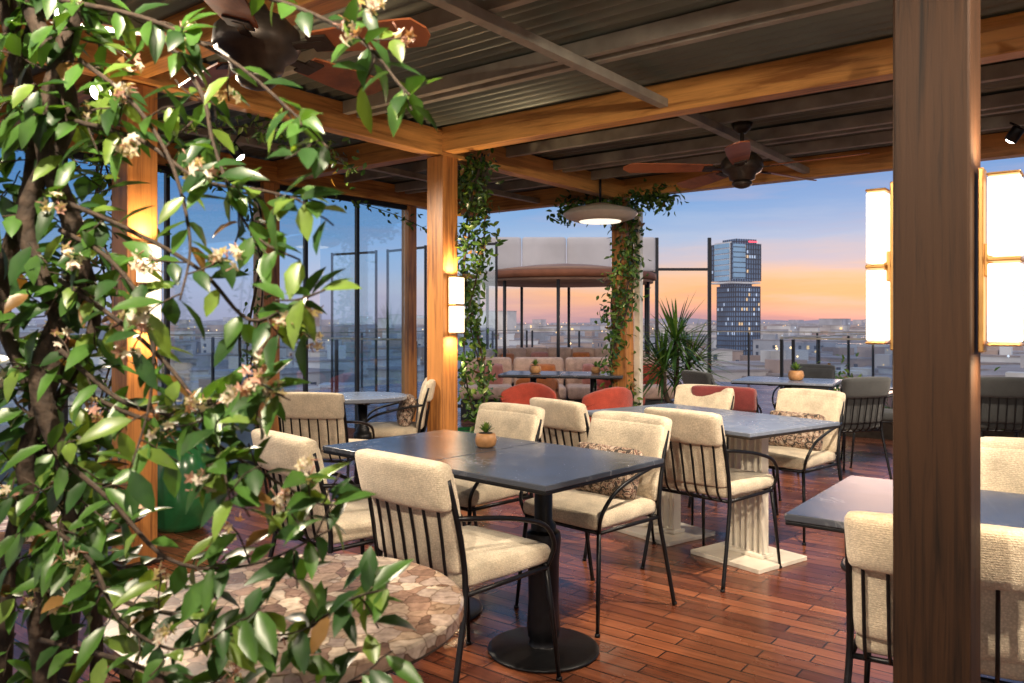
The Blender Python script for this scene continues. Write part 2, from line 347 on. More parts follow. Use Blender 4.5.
for (a,bv) in((7.5,-2.45),(7.5,0),(3.82,-7.3),(0,-4.9)):
    c=P(a,bv); column(c,.17,wood_z); wall_or_fill_lamp(c,.17,-1,1.43,.42,E=60)  # out-of-frame columns with lamps, added to brighten the interior

# ---------------------------------------------------------------- left glass wall
gb=B(); fr=B()
gb.box(P(-2.05,-4.2,1.3),(0.012,9.0,2.5),glass,ANG)
gb.obj('glass_wall')
for bv in(-7,-5.8,-4.6,-2.6,-1.9,-1.1,0.3,0.95):
    fr.box(P(-2.05,bv,1.28),(0.04,0.035,2.54),frame_dark,ANG)
fr.box(P(-2.05,-2.85,2.55),(0.06,9.0,0.05),frame_dark,ANG); fr.box(P(-2.05,-2.85,0.03),(0.06,9.0,0.06),frame_dark,ANG)
for (p0,p1) in((-1.05,-0.26),(-1.85,-1.15),(-2.55,-1.95)):
    fr.box(P(-2.05,(p0+p1)/2,0.30),(0.03,p1-p0-0.02,0.42),bluep,ANG)
fr.obj('glass_wall_frame',bevel=0.003)
g2=B(); g2.box(P(-2.05,1.05,1.3),(0.012,1.15,2.48),glass,ANG); g2.obj('glass_panel')
g3=B()
for (a,bv,an) in((-3.4,4.2,R(20)),(-4.6,4.2,R(-8)),(-5.8,4.2,R(6))):
    g3.box(P(a,bv,1.25),(0.95,0.012,2.3),glass,ANG+an)
    for sx in(-1,1):
        q=P(a,bv,1.25)+Matrix.Rotation(ANG+an,3,'Z')@Vector((sx*0.48,0,0)); g3.box(q,(0.03,0.03,2.4),frame_dark,ANG+an)
    g3.box(P(a,bv,2.42),(0.93,0.03,0.035),frame_dark,ANG+an); g3.box(P(a,bv,0.08),(0.93,0.03,0.05),frame_dark,ANG+an)
g3.obj('glass_screen')
def rail(p,q,name='glass_balustrade'):
    b=B(); d=(q-p); L=d.length; an=math.atan2(d.y,d.x); mid=(p+q)/2
    nseg=max(1,int(L/1.3)); 
    for i in range(nseg):
        c=p+d*((i+.5)/nseg); b.box((c.x,c.y,0.55),(L/nseg-0.06,0.012,0.98),glass2,an)
    for i in range(nseg+1):
        c=p+d*(i/nseg); b.box((c.x,c.y,0.54),(0.035,0.035,1.08),frame_dark,an)
    b.box((mid.x,mid.y,1.095),(L,0.035,0.02),steel,an)
    b.obj(name)
rail(P(0.9,5.5),P(12.8,5.5)); rail(P(0.72,5.6),P(0.72,11.8)); rail(P(-7.8,11.9),P(0.7,11.9)); rail(P(-7.9,2.1),P(-7.9,11.8)); rail(P(-7.8,2.05),P(-2.3,2.05))

# ---------------------------------------------------------------- chairs
def chair_mesh(name,fab):
    b=B()
    for sx in(-1,1):
        b.tube([(sx*.225,.20,.43),(sx*.24,.22,.25),(sx*.255,.245,0)],[.0105,.0105,.008],black)
        b.tube(smoothpts([(sx*.262,-.32,0),(sx*.25,-.26,.25),(sx*.24,-.225,.43),(sx*.238,-.245,.60),(sx*.235,-.30,.80)],4),.0105,black)
        b.tube(smoothpts([(sx*.238,-.262,.67),(sx*.262,-.20,.665),(sx*.272,-.02,.635),(sx*.272,.14,.585),(sx*.256,.215,.50),(sx*.23,.205,.42)],5),.009,black)
        b.tube([(sx*.23,.20,.415),(sx*.236,-.225,.415)],.009,black)
        b.lathe((sx*.255,.245,0),[(.012,0),(.012,.012)],black,8); b.lathe((sx*.262,-.32,0),[(.012,0),(.012,.012)],black,8)
    b.tube([(-.23,.20,.415),(.23,.20,.415)],.009,black); b.tube([(-.236,-.225,.415),(.236,-.225,.415)],.009,black)
    for i in range(7):
        x=-.195+.39*i/6; bow=.03*(1-(x/.24)**2)
        b.tube(smoothpts([(x,-.218-bow*.2,.41),(x,-.262-bow*.5,.46),(x,-.283-bow*.8,.60),(x,-.305-bow,.73)],4),.0058,black,6)
    def ds(q):
        k=(1-(q.x/.25)**2)*(1-(q.y/.25)**2)
        z=q.z+(0.014*k if q.z>0 else 0); return Vector((q.x*(1-.04*(q.y<0)),q.y,z))
    b.rbox((.475,.47,.07),.03,fab,9,Matrix.Translation((0,.0,.460)),ds)
    def db(q):
        t=(q.z+.19)/.38
        y=q.y-.075*t-.03*(1-(q.x/.26)**2)+ .012*math.sin(t*3.1)
        return Vector((q.x*(1+.03*t),y,q.z))
    b.rbox((.46,.055,.35),.026,fab,9,Matrix.Translation((0,-.214,.655)),db)
    def df(q):
        y=q.y-.035*((q.z+.08)/.16)-.03*(1-(q.x/.26)**2); z=q.z+(.008*(1-(q.x/.25)**2) if q.z>0 else 0); return Vector((q.x*(1+.02*q.z/.11),y,z))
    b.rbox((.482,.078,.165),.030,fab,11,Matrix.Translation((0,-.275,.772)),df)
    o=b.obj(name,merge=True); me=o.data; bpy.data.objects.remove(o); return me
cm=chair_mesh('chair',cream); cmr=chair_mesh('chair_red',burg); cmd=chair_mesh('chair_dark',darkf)
SX=.93
def chair(x,y,fx,fy,me=None,name='dining_chair',pil=False):
    rot=math.atan2(fy,fx)-math.pi/2
    o=inst(name,me or cm,(x,y,0),rot+random.uniform(-.03,.03)); o.scale=(SX,.97,1)
    if pil:
        b=B()
        def dp(q):
            e=max(abs(q.x)/.2,abs(q.z)/.13); return Vector((q.x,q.y*(1.25-.9*e**3),q.z))
        b.rbox((.36,.11,.23),.03,pillow,11,None,dp)
        p=b.obj('throw_pillow',merge=True); 
        p.matrix_world=Matrix.Translation((x,y,0))@Matrix.Rotation(rot,4,'Z')@Matrix.Translation((.01,-.125,.61))@Matrix.Rotation(R(16),4,'X')
    return o
# ---------------------------------------------------------------- tables
def pedestal(b,c,mat):
    b.lathe((c[0],c[1],0),[(.215,0),(.222,.006),(.222,.012),(.20,.02),(.06,.026),(.055,.05),(.062,.06),(.066,.10),(.060,.20),(.062,.36),(.070,.44),(.066,.47),(.05,.48),(.05,.50),(.036,.52),(.036,.70)],mat,28)
def rect_table(c,ang,L,Wd,mat,style,H=.75,split=True):
    e=Vector((math.cos(ang),math.sin(ang),0)); b=B()
    for sg in((-1,1) if split else (0,)):
        LL=L/2 if split else L
        q=c+e*(sg*L/4)
        b.box((q.x,q.y,H-.010),(LL-.004,Wd,.020),mat,ang)
        b.box((q.x,q.y,H-.027),(LL-.008,Wd-.004,.012),black if style==1 else bronze,ang)
        if style==1:
            pedestal(b,q,black)
            for k in(0,1): b.box((q.x,q.y,H-.046-.004*k),(.42,.035,.012),black,ang+R(45+90*k))
        else:
            b.box((q.x,q.y,.012),(.46,.42,.024),cream_paint,ang)
            for i in range(6): 
                x=-.105+.042*i
                b.box(Vector((q.x,q.y,.38))+e*x,(.016,.05+.012*(i%2),.68),cream_paint,ang)
            b.box((q.x,q.y,.705),(.30,.26,.016),cream_paint,ang); b.box((q.x,q.y,.035),(.26,.10,.02),cream_paint,ang)
    return b.obj('dining_table',bevel=.003)
A1=R(-42.5); u1=Vector((math.cos(A1),math.sin(A1),0)); v1=Vector((-math.sin(A1),math.cos(A1),0))
T1=Vector((-.115,3.39,0)); rect_table(T1,A1,1.30,.74,slate,1)
A2=R(-54); u2=Vector((math.cos(A2),math.sin(A2),0)); v2=Vector((-math.sin(A2),math.cos(A2),0))
T2=Vector((1.12,4.68,0)); rect_table(T2,A2,1.26,.78,greym,2)
def ch(q,f,**k): chair(q.x,q.y,f.x,f.y,**k)
tR=T1+u1*.32; tL=T1-u1*.32
ch(tR-v1*.40-u1*.02,v1); ch(tL-v1*.38-u1*.12,(v1+u1*.05))
ch(tR+v1*.50-u1*.14,-v1+u1*-.06,pil=True); ch(tL+v1*.42-u1*.20,-v1)
ch(Vector((1.08,4.24,0)),Vector((.74,.67,0)))
ch(Vector((.50,4.74,0)),Vector((.8,.6,0)))
ch(Vector((1.72,5.0,0)),Vector((-.72,-.69,0)),pil=True)
ch(Vector((1.13,5.35,0)),Vector((-.7,-.7,0)))
chair(1.62,5.75,.5,.8,me=cmr,name='burgundy_chair')
A4=R(-37); e4=Vector((math.cos(A4),math.sin(A4),0)); f4=Vector((-math.sin(A4),math.cos(A4),0))
T4=Vector((.78,2.30,0))+e4*.36+f4*.36; rect_table(T4,A4,.72,.72,slate,1,split=False)
fdir=Vector((.50,.87,0)).normalized(); 
pc=Vector((1.085,2.02,0))+fdir*.29
o=inst('dining_chair',cm,(pc.x,pc.y,0),math.atan2(fdir.y,fdir.x)-math.pi/2); o.scale=(SX,1,.94)
chair(1.78,2.72,-.6,-.8)
chair(-1.22,5.32,.15,1)
chair(-.95,6.25,-.95,-.15,pil=True)
def round_table(c,r,mat,H=.75,name='round_table'):
    b=B(); b.lathe((c[0],c[1],H-.03),[(r-.006,0),(r,.004),(r,.026),(r-.005,.030)],mat,64,smooth=False)
    b.lathe((c[0],c[1],H-.034),[(r-.004,0),(r-.004,.003)],bronze,48)
    pedestal(b,c,black); b.box((c[0],c[1],H-.045),(.4,.035,.012),black,R(20)); b.box((c[0],c[1],H-.049),(.4,.035,.012),black,R(110))
    return b.obj(name)
round_table((-.43,1.57),.335,brownm); round_table((-1.34,2.34),.25,brownm); round_table((-1.12,6.0),.33,greym)
rect_table(Vector((.55,8.6,0)),R(-10),1.3,.7,slate,1)
rect_table(Vector((2.62,7.6,0)),R(-30),.9,.7,greym,1,split=False)
chair(1.95,7.3,.9,.3,me=cmd,name='black_chair'); chair(2.75,6.7,-.3,1,me=cmd,name='black_chair'); chair(3.30,7.3,-1,.2,me=cmd,name='black_chair')
chair(2.95,8.1,-.6,-.8,me=cmd,name='black_chair'); chair(4.05,6.7,.3,1,me=cmd,name='black_chair'); chair(4.9,7.3,-.8,.3,me=cmd,name='black_chair')
rect_table(Vector((4.4,7.6,0)),R(-37),.8,.7,greym,1,split=False)
def tub(x,y,rot,f=None):
    b=B(); f=f or redf
    b.rbox((.52,.50,.16),.06,f,8,Matrix.Translation((0,0,.38)))
    def bend(q): 
        return Vector((q.x, q.y+.9*q.x*q.x*2.2, q.z - .10*(abs(q.x)/.3)**2*(q.z>0)))
    b.rbox((.58,.09,.36),.04,f,9,Matrix.Translation((0,-.26,.50)),bend)
    for sx in(-1,1):
        for sy in(-1,1): b.tube([(sx*.2,sy*.18,.32),(sx*.24,sy*.22,0)],.012,black)
    b.obj('red_armchair',merge=True,loc=(x,y,0),rot=rot)
tub(.14,8.0,R(165)); tub(.88,7.9,R(30)); tub(.25,9.6,R(150),orangef); tub(1.25,9.5,R(200))
def succ(p,s=1):
    b=B(); b.lathe(p,[(.028*s,0),(.040*s,.006*s),(.046*s,.03*s),(.040*s,.055*s),(.032*s,.058*s)],woodpot,20)
    b.lathe((p[0],p[1],p[2]+.0585*s),[(.030*s,0),(.028*s,.002*s)],soil,16)
    for i in range(26):
        a=i*2.4; t=i/26; d=Vector((math.cos(a)*(1.0-.8*t),math.sin(a)*(1-.8*t),.5+t)).normalized()
        b.leaf(Vector(p)+Vector((0,0,.058*s)),d,Vector((0,0,1)),.05*s*(.8+.3*random.random()),.016*s,random.choice([lf[1],lf[2]]),-.1)
    b.obj('potted_succulent')
succ((-.115,3.52,.75),1.05)
succ((.25,8.6,.75),1.4); succ((2.68,7.55,.75),1.6); succ((.9,8.6,.75),1.2)
# ---------------------------------------------------------------- green pots & plants
def pot(p,s,mat,name='glazed_pot'):
    b=B(); b.lathe(p,[(.14*s,0),(.18*s,.05*s),(.24*s,.25*s),(.25*s,.40*s),(.20*s,.54*s),(.17*s,.58*s),(.20*s,.62*s),(.185*s,.625*s),(.16*s,.58*s)],mat,32)
    b.lathe((p[0],p[1],p[2]+.575*s),[(.165*s,0),(.16*s,.01)],soil,24); b.obj(name)
def climber(base,top_z,spread,n,name,Ls=.05,extra=None,off=(0,0)):
    b=B(); base=Vector(base)
    stems=[]
    for k in range(5):
        ph=random.random()*6; pts=[]
        for i in range(14):
            t=i/13; a=ph+t*7
            pts.append(base+Vector((math.cos(a)*spread*.55+off[0]*t,math.sin(a)*spread*.55+off[1]*t,.3+t*(top_z-.3))))
        stems.append(smoothpts(pts,3)); b.tube(stems[-1],.006,bark,6)
    if extra:
        for e in extra: 
            sp=smoothpts(e,6); stems+= [sp,sp]; b.tube(sp,.004,bark,5)
    for i in range(n):
        st=random.choice(stems); p=st[int(random.random()**.8*(len(st)-1))]+rv()*spread*random.random()*.9
        d=rv(); d.z-=.5; b.leaf(p,d,rv(),Ls*random.uniform(.7,1.3),Ls*.5,random.choices(lf,[3,4,3,.4])[0])
    b.obj(name)
climber(COLC+U*.02+V*.16+Vector((.13,0,0)),2.62,.15,1600,'climbing_vine',.065,[[COLC+Vector((.2,.2,2.5)),COLC+Vector((.0,1.0,2.55)),COLC+Vector((.2,1.9,2.5))]])
climber(COL3+Vector((-.02,-.10,0)),2.62,.21,1900,'climbing_vine',.07,[[P(-.1,2.6,2.5),P(.3,2.7,2.56),P(.6,2.7,2.54)],[P(0,2.6,2.5),P(-.4,2.7,2.55),P(-.7,2.7,2.5)]])
climber(P(-2.0,-.3,0),2.6,.12,350,'climbing_vine',.06,[[P(-2,-.3,2.4),P(-1.9,.4,2.5),P(-1.9,1.2,2.45),P(-1.9,1.9,2.3)],[P(-2,-.3,2.3),P(-1.9,-1,2.5),P(-1.9,-2,2.4)]])
climber(COLL+Vector((-.15,.1,0)),2.6,.18,700,'climbing_vine',.06,[[COLL+Vector((0,0,2.3)),COLL+V*.8+Vector((0,0,2.5)),COLL+V*1.6+Vector((0,0,2.35))]])
pot(COLC+Vector((.2,.25,0)),.7,greenpot); pot((-2.1,5.05,0),.95,greenpot); pot((COL3.x-.1,COL3.y-.25,0),.6,greenpot)
b=B(); yc=Vector((1.83,8.9,0))
b.lathe(yc,[(.16,0),(.22,.35),(.235,.38),(.20,.38),(.19,.34)],terrac,28); b.lathe(yc+Vector((0,0,.335)),[(.19,0),(.185,.006)],soil,20)
for (dx,dy,h) in((0,0,1.12),(.14,.05,.85),(-.15,0,.8)):
    top=yc+Vector((dx,dy,h)); b.tube(smoothpts([yc+Vector((dx*.3,dy*.3,.3)),yc+Vector((dx*.9,dy,.3+.5*(h-.3))),top],4),.03,bark)
    for i in range(100):
        a=random.random()*6.28; el=random.uniform(-.5,1.4); d=Vector((math.cos(a)*math.cos(el),math.sin(a)*math.cos(el),math.sin(el)))
        L=random.uniform(.40,.58); b.leaf(top+Vector((0,0,random.uniform(-.12,.04))),d,Vector((0,0,1)),L,.03,random.choices(lf,[2,4,3,.4])[0],.3 if el<.8 else .05)
b.obj('yucca_plant')
def hedge(a0,a1,bv,h):
    b=B(); slab(b,a0,a1,bv-.16,bv+.16,0,.32,bronze)
    for i in range(int((a1-a0)*560)):
        a=random.uniform(a0,a1); q=P(a,bv+random.gauss(0,.13),.24+abs(random.gauss(0,.5))*h*(.7+.5*math.sin(a*5.1)))
        b.leaf(q,rv()+Vector((0,0,.4)),rv(),random.uniform(.05,.10),.035,random.choices(lf,[2,4,4,.2])[0])
    ups=[a0+.4+i*1.1 for i in range(int((a1-a0)/1.1))]
    for a in ups:
        q=P(a,bv-.42,0); b.lathe((q.x,q.y,0),[(.04,0),(.045,.05),(.038,.05)],black,16); b.lathe((q.x,q.y,.051),[(.034,0),(.03,.002)],bulb,16)
    ob=b.obj('planter_hedge')
    for a in ups: spotlamp(ob,P(a,bv-.42,.07),V+Vector((0,0,1.1)),16,110,(1,.85,.55))
hedge(1.2,7.5,5.1,.44)
# ---------------------------------------------------------------- gazebo
b=B(); gc=Vector((.86,13.2,0)); gr=1.42
for i in range(10):
    a=2*math.pi*(i+.3)/10; b.tube([gc+Vector((gr*math.cos(a),gr*math.sin(a),0)),gc+Vector((gr*math.cos(a),gr*math.sin(a),2.0))],.026,frame_dark,8)
b.lathe(gc+Vector((0,0,1.97)),[(gr+.05,0),(gr+.08,.01),(gr+.08,.10),(gr+.05,.115)],rust,48)
b.lathe(gc+Vector((0,0,2.088)),[(gr+.04,0),(gr*.75,.07),(gr*.4,.13),(.1,.17)],tan,48)
b.lathe(gc+Vector((0,0,1.93)),[(gr+.03,0),(gr+.03,.038)],tan,48)
b.obj('round_gazebo')
b=B(); 
for i in range(9):
    a=R(10+160*i/8+0); q=gc+Vector((1.12*math.cos(a),1.12*math.sin(a),0)); M=Matrix.Translation(q)@Matrix.Rotation(a-math.pi/2,4,'Z')
    b.rbox((.44,.55,.18),.05,creamsofa,7,M@Matrix.Translation((0,-.1,.38))); b.rbox((.44,.16,.45),.05,creamsofa,7,M@Matrix.Translation((0,.14,.62)))
    if i%2: b.rbox((.32,.12,.30),.05,pinkf if i%4==1 else orangef,7,M@Matrix.Translation((0,-.02,.62))@Matrix.Rotation(R(14),4,'X'))
    b.box((0,-.08,.14),(.42,.5,.28),frame_dark,0,M)
b.obj('curved_sofa',merge=True)
b=B()
for i in range(4):
    x=-.35+i*.72; M=Matrix.Translation((x,10.9,0))
    b.rbox((.70,.66,.18),.05,creamsofa,7,M@Matrix.Translation((0,0,.36))); b.rbox((.70,.18,.42),.06,creamsofa,7,M@Matrix.Translation((0,.26,.60)))
    b.rbox((.36,.12,.30),.05,[pinkf,orangef,pinkf,redf][i],7,M@Matrix.Translation((.05,.08,.58))@Matrix.Rotation(R(14),4,'X'))
    b.box((0,0,.13),(.66,.6,.26),frame_dark,0,M)
b.obj('lounge_sofa',merge=True)
b=B()
for x in(-.72,2.75,3.75):
    b.box((x,15.2,1.45),(.06,.06,2.9),frame_dark)
n=10
for k in range(4):
    x0=-.66+k*.85; b.rbox((.835,.10,.66),.05,white_fab,7,Matrix.Translation((x0+.42,15.2,2.585)))
b.box((1.02,15.2,2.235),(3.4,.06,.04),frame_dark); b.box((3.25,15.2,2.3),(.94,.05,.05),frame_dark)
b.obj('awning_screen',merge=True)

# ---------------------------------------------------------------- fans
def fan(p,zt,D,a0,name='ceiling_fan',nb=5,wk=1.0,pitch=13):
    b=B(); x,y,z=p
    b.tube([(x,y,zt),(x,y,z+.05)],.014,bronze); b.lathe((x,y,zt-.07),[(.03,0),(.06,.03),(.075,.07)],bronze,24)
    b.lathe((x,y,z-.10),[(.04,0),(.085,.015),(.095,.05),(.13,.07),(.145,.10),(.14,.15),(.10,.19),(.05,.20),(.03,.24)],bronze,32)
    b.lathe((x,y,z-.145),[(.02,0),(.05,.010),(.07,.03),(.068,.044)],bronze,24)
    for k in range(nb):
        a=a0+2*math.pi*k/nb; M=Matrix.Translation((x,y,z-.01))@Matrix.Rotation(a,4,'Z')@Matrix.Rotation(R(pitch),4,'X')
        b.box((.17,0,0),(.16,.035,.008),bronze,0,M); b.box((.235,0,0.001),(.07,.085,.007),bronze,0,M)
        n=12; vs=[];fs=[]
        for i in range(n+1):
            t=i/n; xx=.215+t*(D/2-.215); w=wk*(.055+.022*math.sin(min(1,t*1.3)*math.pi*.5))*(1 if t<.9 else math.sqrt(max(.08,1-((t-.9)/.1)**2)))
            for zz in(.005,.012): vs+=[M@Vector((xx,-w,zz)),M@Vector((xx,w,zz))]
        for i in range(n):
            o=i*4; q=o+4; fs+=[(o,o+1,q+1,q),(o+2,q+2,q+3,o+3),(o,q,q+2,o+2),(o+1,o+3,q+3,q+1)]
        fs+=[(0,2,3,1),(n*4,n*4+1,n*4+3,n*4+2)]
        b.add(vs,fs,wood_blade,False)
    b.obj(name)
fan((1.61,5.6,2.38),2.69,1.66,R(180))
fan((-.86,2.7,2.23),2.69,1.22,R(-14),wk=1.0,pitch=-13)
b=B(); hp=(.86,7.8,2.33)
K=1.38
b.lathe(hp,[(.10*K,-.045),(.17*K,-.05),(.235*K,-.02),(.262*K,.012),(.262*K,.026),(.22*K,.065),(.12*K,.10),(.05*K,.125),(.03,.13)],cream_paint,48)
b.lathe((hp[0],hp[1],hp[2]-.062),[(.09,0),(.20,.006),(.205,.014)],heatm,32)
b.tube([(hp[0],hp[1],hp[2]+.12),(hp[0],hp[1],2.78)],.012,black)
ob=b.obj('saucer_pendant_lamp')
spotlamp(ob,Vector((hp[0],hp[1],hp[2]-.07)),(0,0.001,-1),40,150,(1,.8,.55),.05)

# ---------------------------------------------------------------- spot lights, seen ones and added fill
def spot(p,target,energy,ang=110,br=1):
    p=Vector(p); target=Vector(target); d=(target-p).normalized(); q=d.to_track_quat('-Z','Y')
    b=B(); M=Matrix.Translation(p)@q.to_matrix().to_4x4()
    b.lathe((0,0,0),[(.035,.10),(.04,.09),(.04,-.0),(.034,-.0),(.030,.02)],black,20,M)
    b.lathe((0,0,-.012*br),[(.001,0),(.02*br,.003),(.032*br,.012),(.030*br,.02)],bulb,16,M)
    b.tube([p-d*.1,Vector((p.x,p.y,2.62))],.008,black,6)
    o=b.obj('ceiling_or_fill_spot'); spotlamp(o,p+d*.05,d,energy,ang,(1,.84,.64),.03)
spot((-1.8,3.5,2.31),(-.7,1.6,.9),330,br=1.3)
spot((-1.45,2.6,2.3),(-.3,1.9,.5),50)
spot((-.5,.3,2.5),(-.1,2.9,.6),310)  # added fill spot near the camera, out of view
spot((.1,.0,2.5),(-.8,1.2,1.0),38)  # added out-of-view fill for the foreground vine
spot((1.5,.9,2.5),(.9,3.6,.4),310)  # unseen spot added to brighten the dining area
spot((1.72,3.1,2.5),(1.2,4.6,.3),400)  # added fill spot hidden behind the dark column
spot((-1.9,5.6,2.45),(-.2,5.6,.3),280)  # added fill spot for the middle of the terrace
spot((3.3,5.3,2.5),(2.4,6.7,.3),460)  # added fill spot, lifts the back right seating

# ---------------------------------------------------------------- foreground jasmine
b=B(); fol=[]
tr=[[(60,760,1.25),(40,620,1.22),(75,500,1.2),(40,380,1.2),(80,260,1.22),(45,140,1.2),(70,20,1.2),(50,-70,1.2)],
    [(20,760,1.25),(65,600,1.25),(25,470,1.22),(60,340,1.2),(25,220,1.2),(70,110,1.2),(30,0,1.2),(60,-80,1.2)],
    [(90,760,1.3),(95,600,1.28),(50,440,1.25),(95,320,1.25),(60,200,1.25),(20,80,1.25),(70,-60,1.2)],
    [(0,760,1.3),(10,560,1.3),(40,420,1.28),(0,300,1.28),(35,160,1.25),(10,20,1.25),(0,-60,1.2)]]
for i,t in enumerate(tr):
    pts=smoothpts([W(*q) for q in t],6); b.tube(pts,[.016,.013,.010,.014][i],bark,8); fol.append((pts,1.0,.085))
br_=[[(60,0),(150,20),(230,60),(290,110),(330,150)],
 [(200,-20),(290,5),(360,40),(400,85),(410,95)],
 [(70,120),(140,140),(200,180),(260,190),(300,200)],
 [(60,200),(130,230),(200,270),(250,320),(300,300),(325,290)],
 [(60,280),(130,330),(180,380),(215,440),(230,500)],
 [(60,350),(120,400),(180,420),(240,460),(310,500),(335,505)],
 [(50,450),(110,500),(170,560),(250,565),(330,530)],
 [(50,560),(120,600),(200,620),(280,640),(350,600),(385,590)],
 [(40,640),(120,660),(200,690),(300,700),(370,670)],
 [(80,60),(130,100),(170,160),(190,240),(180,300)],
 [(60,230),(110,260),(150,320),(150,400),(130,470)],
 [(150,20),(200,90),(215,150),(250,230),(300,260)],
 [(60,380),(150,420),(210,400),(260,390),(290,400)],
 [(40,520),(90,560),(120,620),(180,650),(240,620)]]
for k,t in enumerate(br_):
    n=len(t); pts=smoothpts([W(x,y,1.2-.22*i/(n-1)-.05*random.random()) for i,(x,y) in enumerate(t)],6)
    m=len(pts); b.tube(pts,[.0042-.003*i/(m-1) for i in range(m)],bark,6); fol.append((pts,0,.03))
def flower(p,s):
    d=rv(); x=d.orthogonal().normalized(); y=d.cross(x)
    mt=random.choices([petal,petal2],[4,1])[0]
    for k in range(5):
        a=2*math.pi*k/5; dd=(x*math.cos(a)+y*math.sin(a))+d*.25; b.leaf(p,dd,d,.0090*s,.0052*s,mt,.25)
    b.tube([p,p-d*.012*s],.0009*s,petal2,5)
def twig(p,d,L,nl,ls):
    pts=[p]; dd=d.normalized()
    for i in range(5):
        dd=(dd+rv()*.25+Vector((0,0,-.06))).normalized(); pts.append(pts[-1]+dd*L/5)
    b.tube(pts,.0012,bark,5)
    for i in range(nl):
        q=pts[min(5,1+int(i*5/nl))]; a=dd.orthogonal().normalized(); s=1 if i%2 else -1
        ld=(dd*.6+a*s+rv()*.45+Vector((0,0,-.25)))
        b.leaf(q,ld,Vector((0,-.5,1))+rv()*.5,ls*random.uniform(.7,1.3),ls*random.uniform(.38,.52),random.choices(lf,[5,5,2.2,.35])[0],random.uniform(.05,.4))
    return pts[-1]
for pts,tk,sp in fol:
    for i in range(1,len(pts)):
        q=pts[i]; t=(pts[i]-pts[i-1]).normalized()
        if tk:
            for _ in range(2):
                o=Vector((random.uniform(-1,1),random.uniform(-.9,.5),random.uniform(-.5,.5)))*sp
                if random.random()<.45: 
                    e=twig(q+o*.4,o+rv()*.03+Vector((.02,0,0)),.075,4,.054)
                    if random.random()<.12:
                        for _ in range(6): flower(e+rv()*.014,1.0)
        else:
            if random.random()<.38:
                end=twig(q,t*.5+rv(),.055,3,.051)
                if random.random()<.40:
                    for _ in range(random.randint(5,10)): flower(end+rv()*.014,random.uniform(.8,1.15))
            if random.random()<.52:
                a=t.orthogonal().normalized()*random.choice((-1,1))
                b.leaf(q,t*.4+a+rv()*.5,Vector((0,-.4,1))+rv()*.4,random.uniform(.036,.064),random.uniform(.018,.027),random.choices(lf,[5,5,2.2,.3])[0],.2)
pl=W(45,760,1.25)
b.lathe((pl.x,pl.y,0),[(.17,0),(.22,.40),(.235,.42),(.20,.42),(.19,.38)],terrac,32); b.lathe((pl.x,pl.y,.375),[(.19,0),(.188,.01)],soil,24)
for k in(-.05,0,.05,-.08): b.tube([(pl.x+k,pl.y,.37),(pl.x+k,pl.y,pl.z+.02)],.013,bark)
b.obj('jasmine_vine')

# ---------------------------------------------------------------- city
GZ=-26.0
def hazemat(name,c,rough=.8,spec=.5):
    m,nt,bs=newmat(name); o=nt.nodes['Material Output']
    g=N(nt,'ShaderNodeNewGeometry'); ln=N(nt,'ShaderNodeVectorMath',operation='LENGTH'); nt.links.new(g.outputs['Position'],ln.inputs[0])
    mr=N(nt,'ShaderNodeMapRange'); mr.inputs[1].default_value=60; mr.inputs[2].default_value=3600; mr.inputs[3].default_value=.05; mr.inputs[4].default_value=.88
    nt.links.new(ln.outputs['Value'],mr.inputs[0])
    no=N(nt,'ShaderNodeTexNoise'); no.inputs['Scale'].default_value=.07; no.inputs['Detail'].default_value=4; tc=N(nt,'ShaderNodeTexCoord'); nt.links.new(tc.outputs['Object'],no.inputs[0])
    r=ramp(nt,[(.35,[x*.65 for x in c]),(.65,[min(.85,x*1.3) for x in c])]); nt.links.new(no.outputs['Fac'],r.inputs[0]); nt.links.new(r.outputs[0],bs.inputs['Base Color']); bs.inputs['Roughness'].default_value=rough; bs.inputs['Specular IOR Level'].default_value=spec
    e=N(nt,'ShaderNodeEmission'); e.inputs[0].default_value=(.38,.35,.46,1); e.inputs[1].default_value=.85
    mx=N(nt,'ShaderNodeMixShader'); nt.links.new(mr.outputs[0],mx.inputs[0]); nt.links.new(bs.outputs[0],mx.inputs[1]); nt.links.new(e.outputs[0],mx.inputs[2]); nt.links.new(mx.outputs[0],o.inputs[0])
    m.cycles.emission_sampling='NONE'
    return m
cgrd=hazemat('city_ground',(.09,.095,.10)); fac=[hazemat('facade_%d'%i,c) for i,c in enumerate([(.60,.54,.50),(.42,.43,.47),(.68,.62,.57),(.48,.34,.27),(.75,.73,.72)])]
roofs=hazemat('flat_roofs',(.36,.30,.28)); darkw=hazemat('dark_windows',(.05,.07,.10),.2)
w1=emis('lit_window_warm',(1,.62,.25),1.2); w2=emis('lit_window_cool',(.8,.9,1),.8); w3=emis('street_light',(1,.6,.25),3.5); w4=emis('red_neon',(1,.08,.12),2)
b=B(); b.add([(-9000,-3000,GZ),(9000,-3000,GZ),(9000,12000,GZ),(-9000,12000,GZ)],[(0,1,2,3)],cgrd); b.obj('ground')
b=B(); rc=random.Random(11)
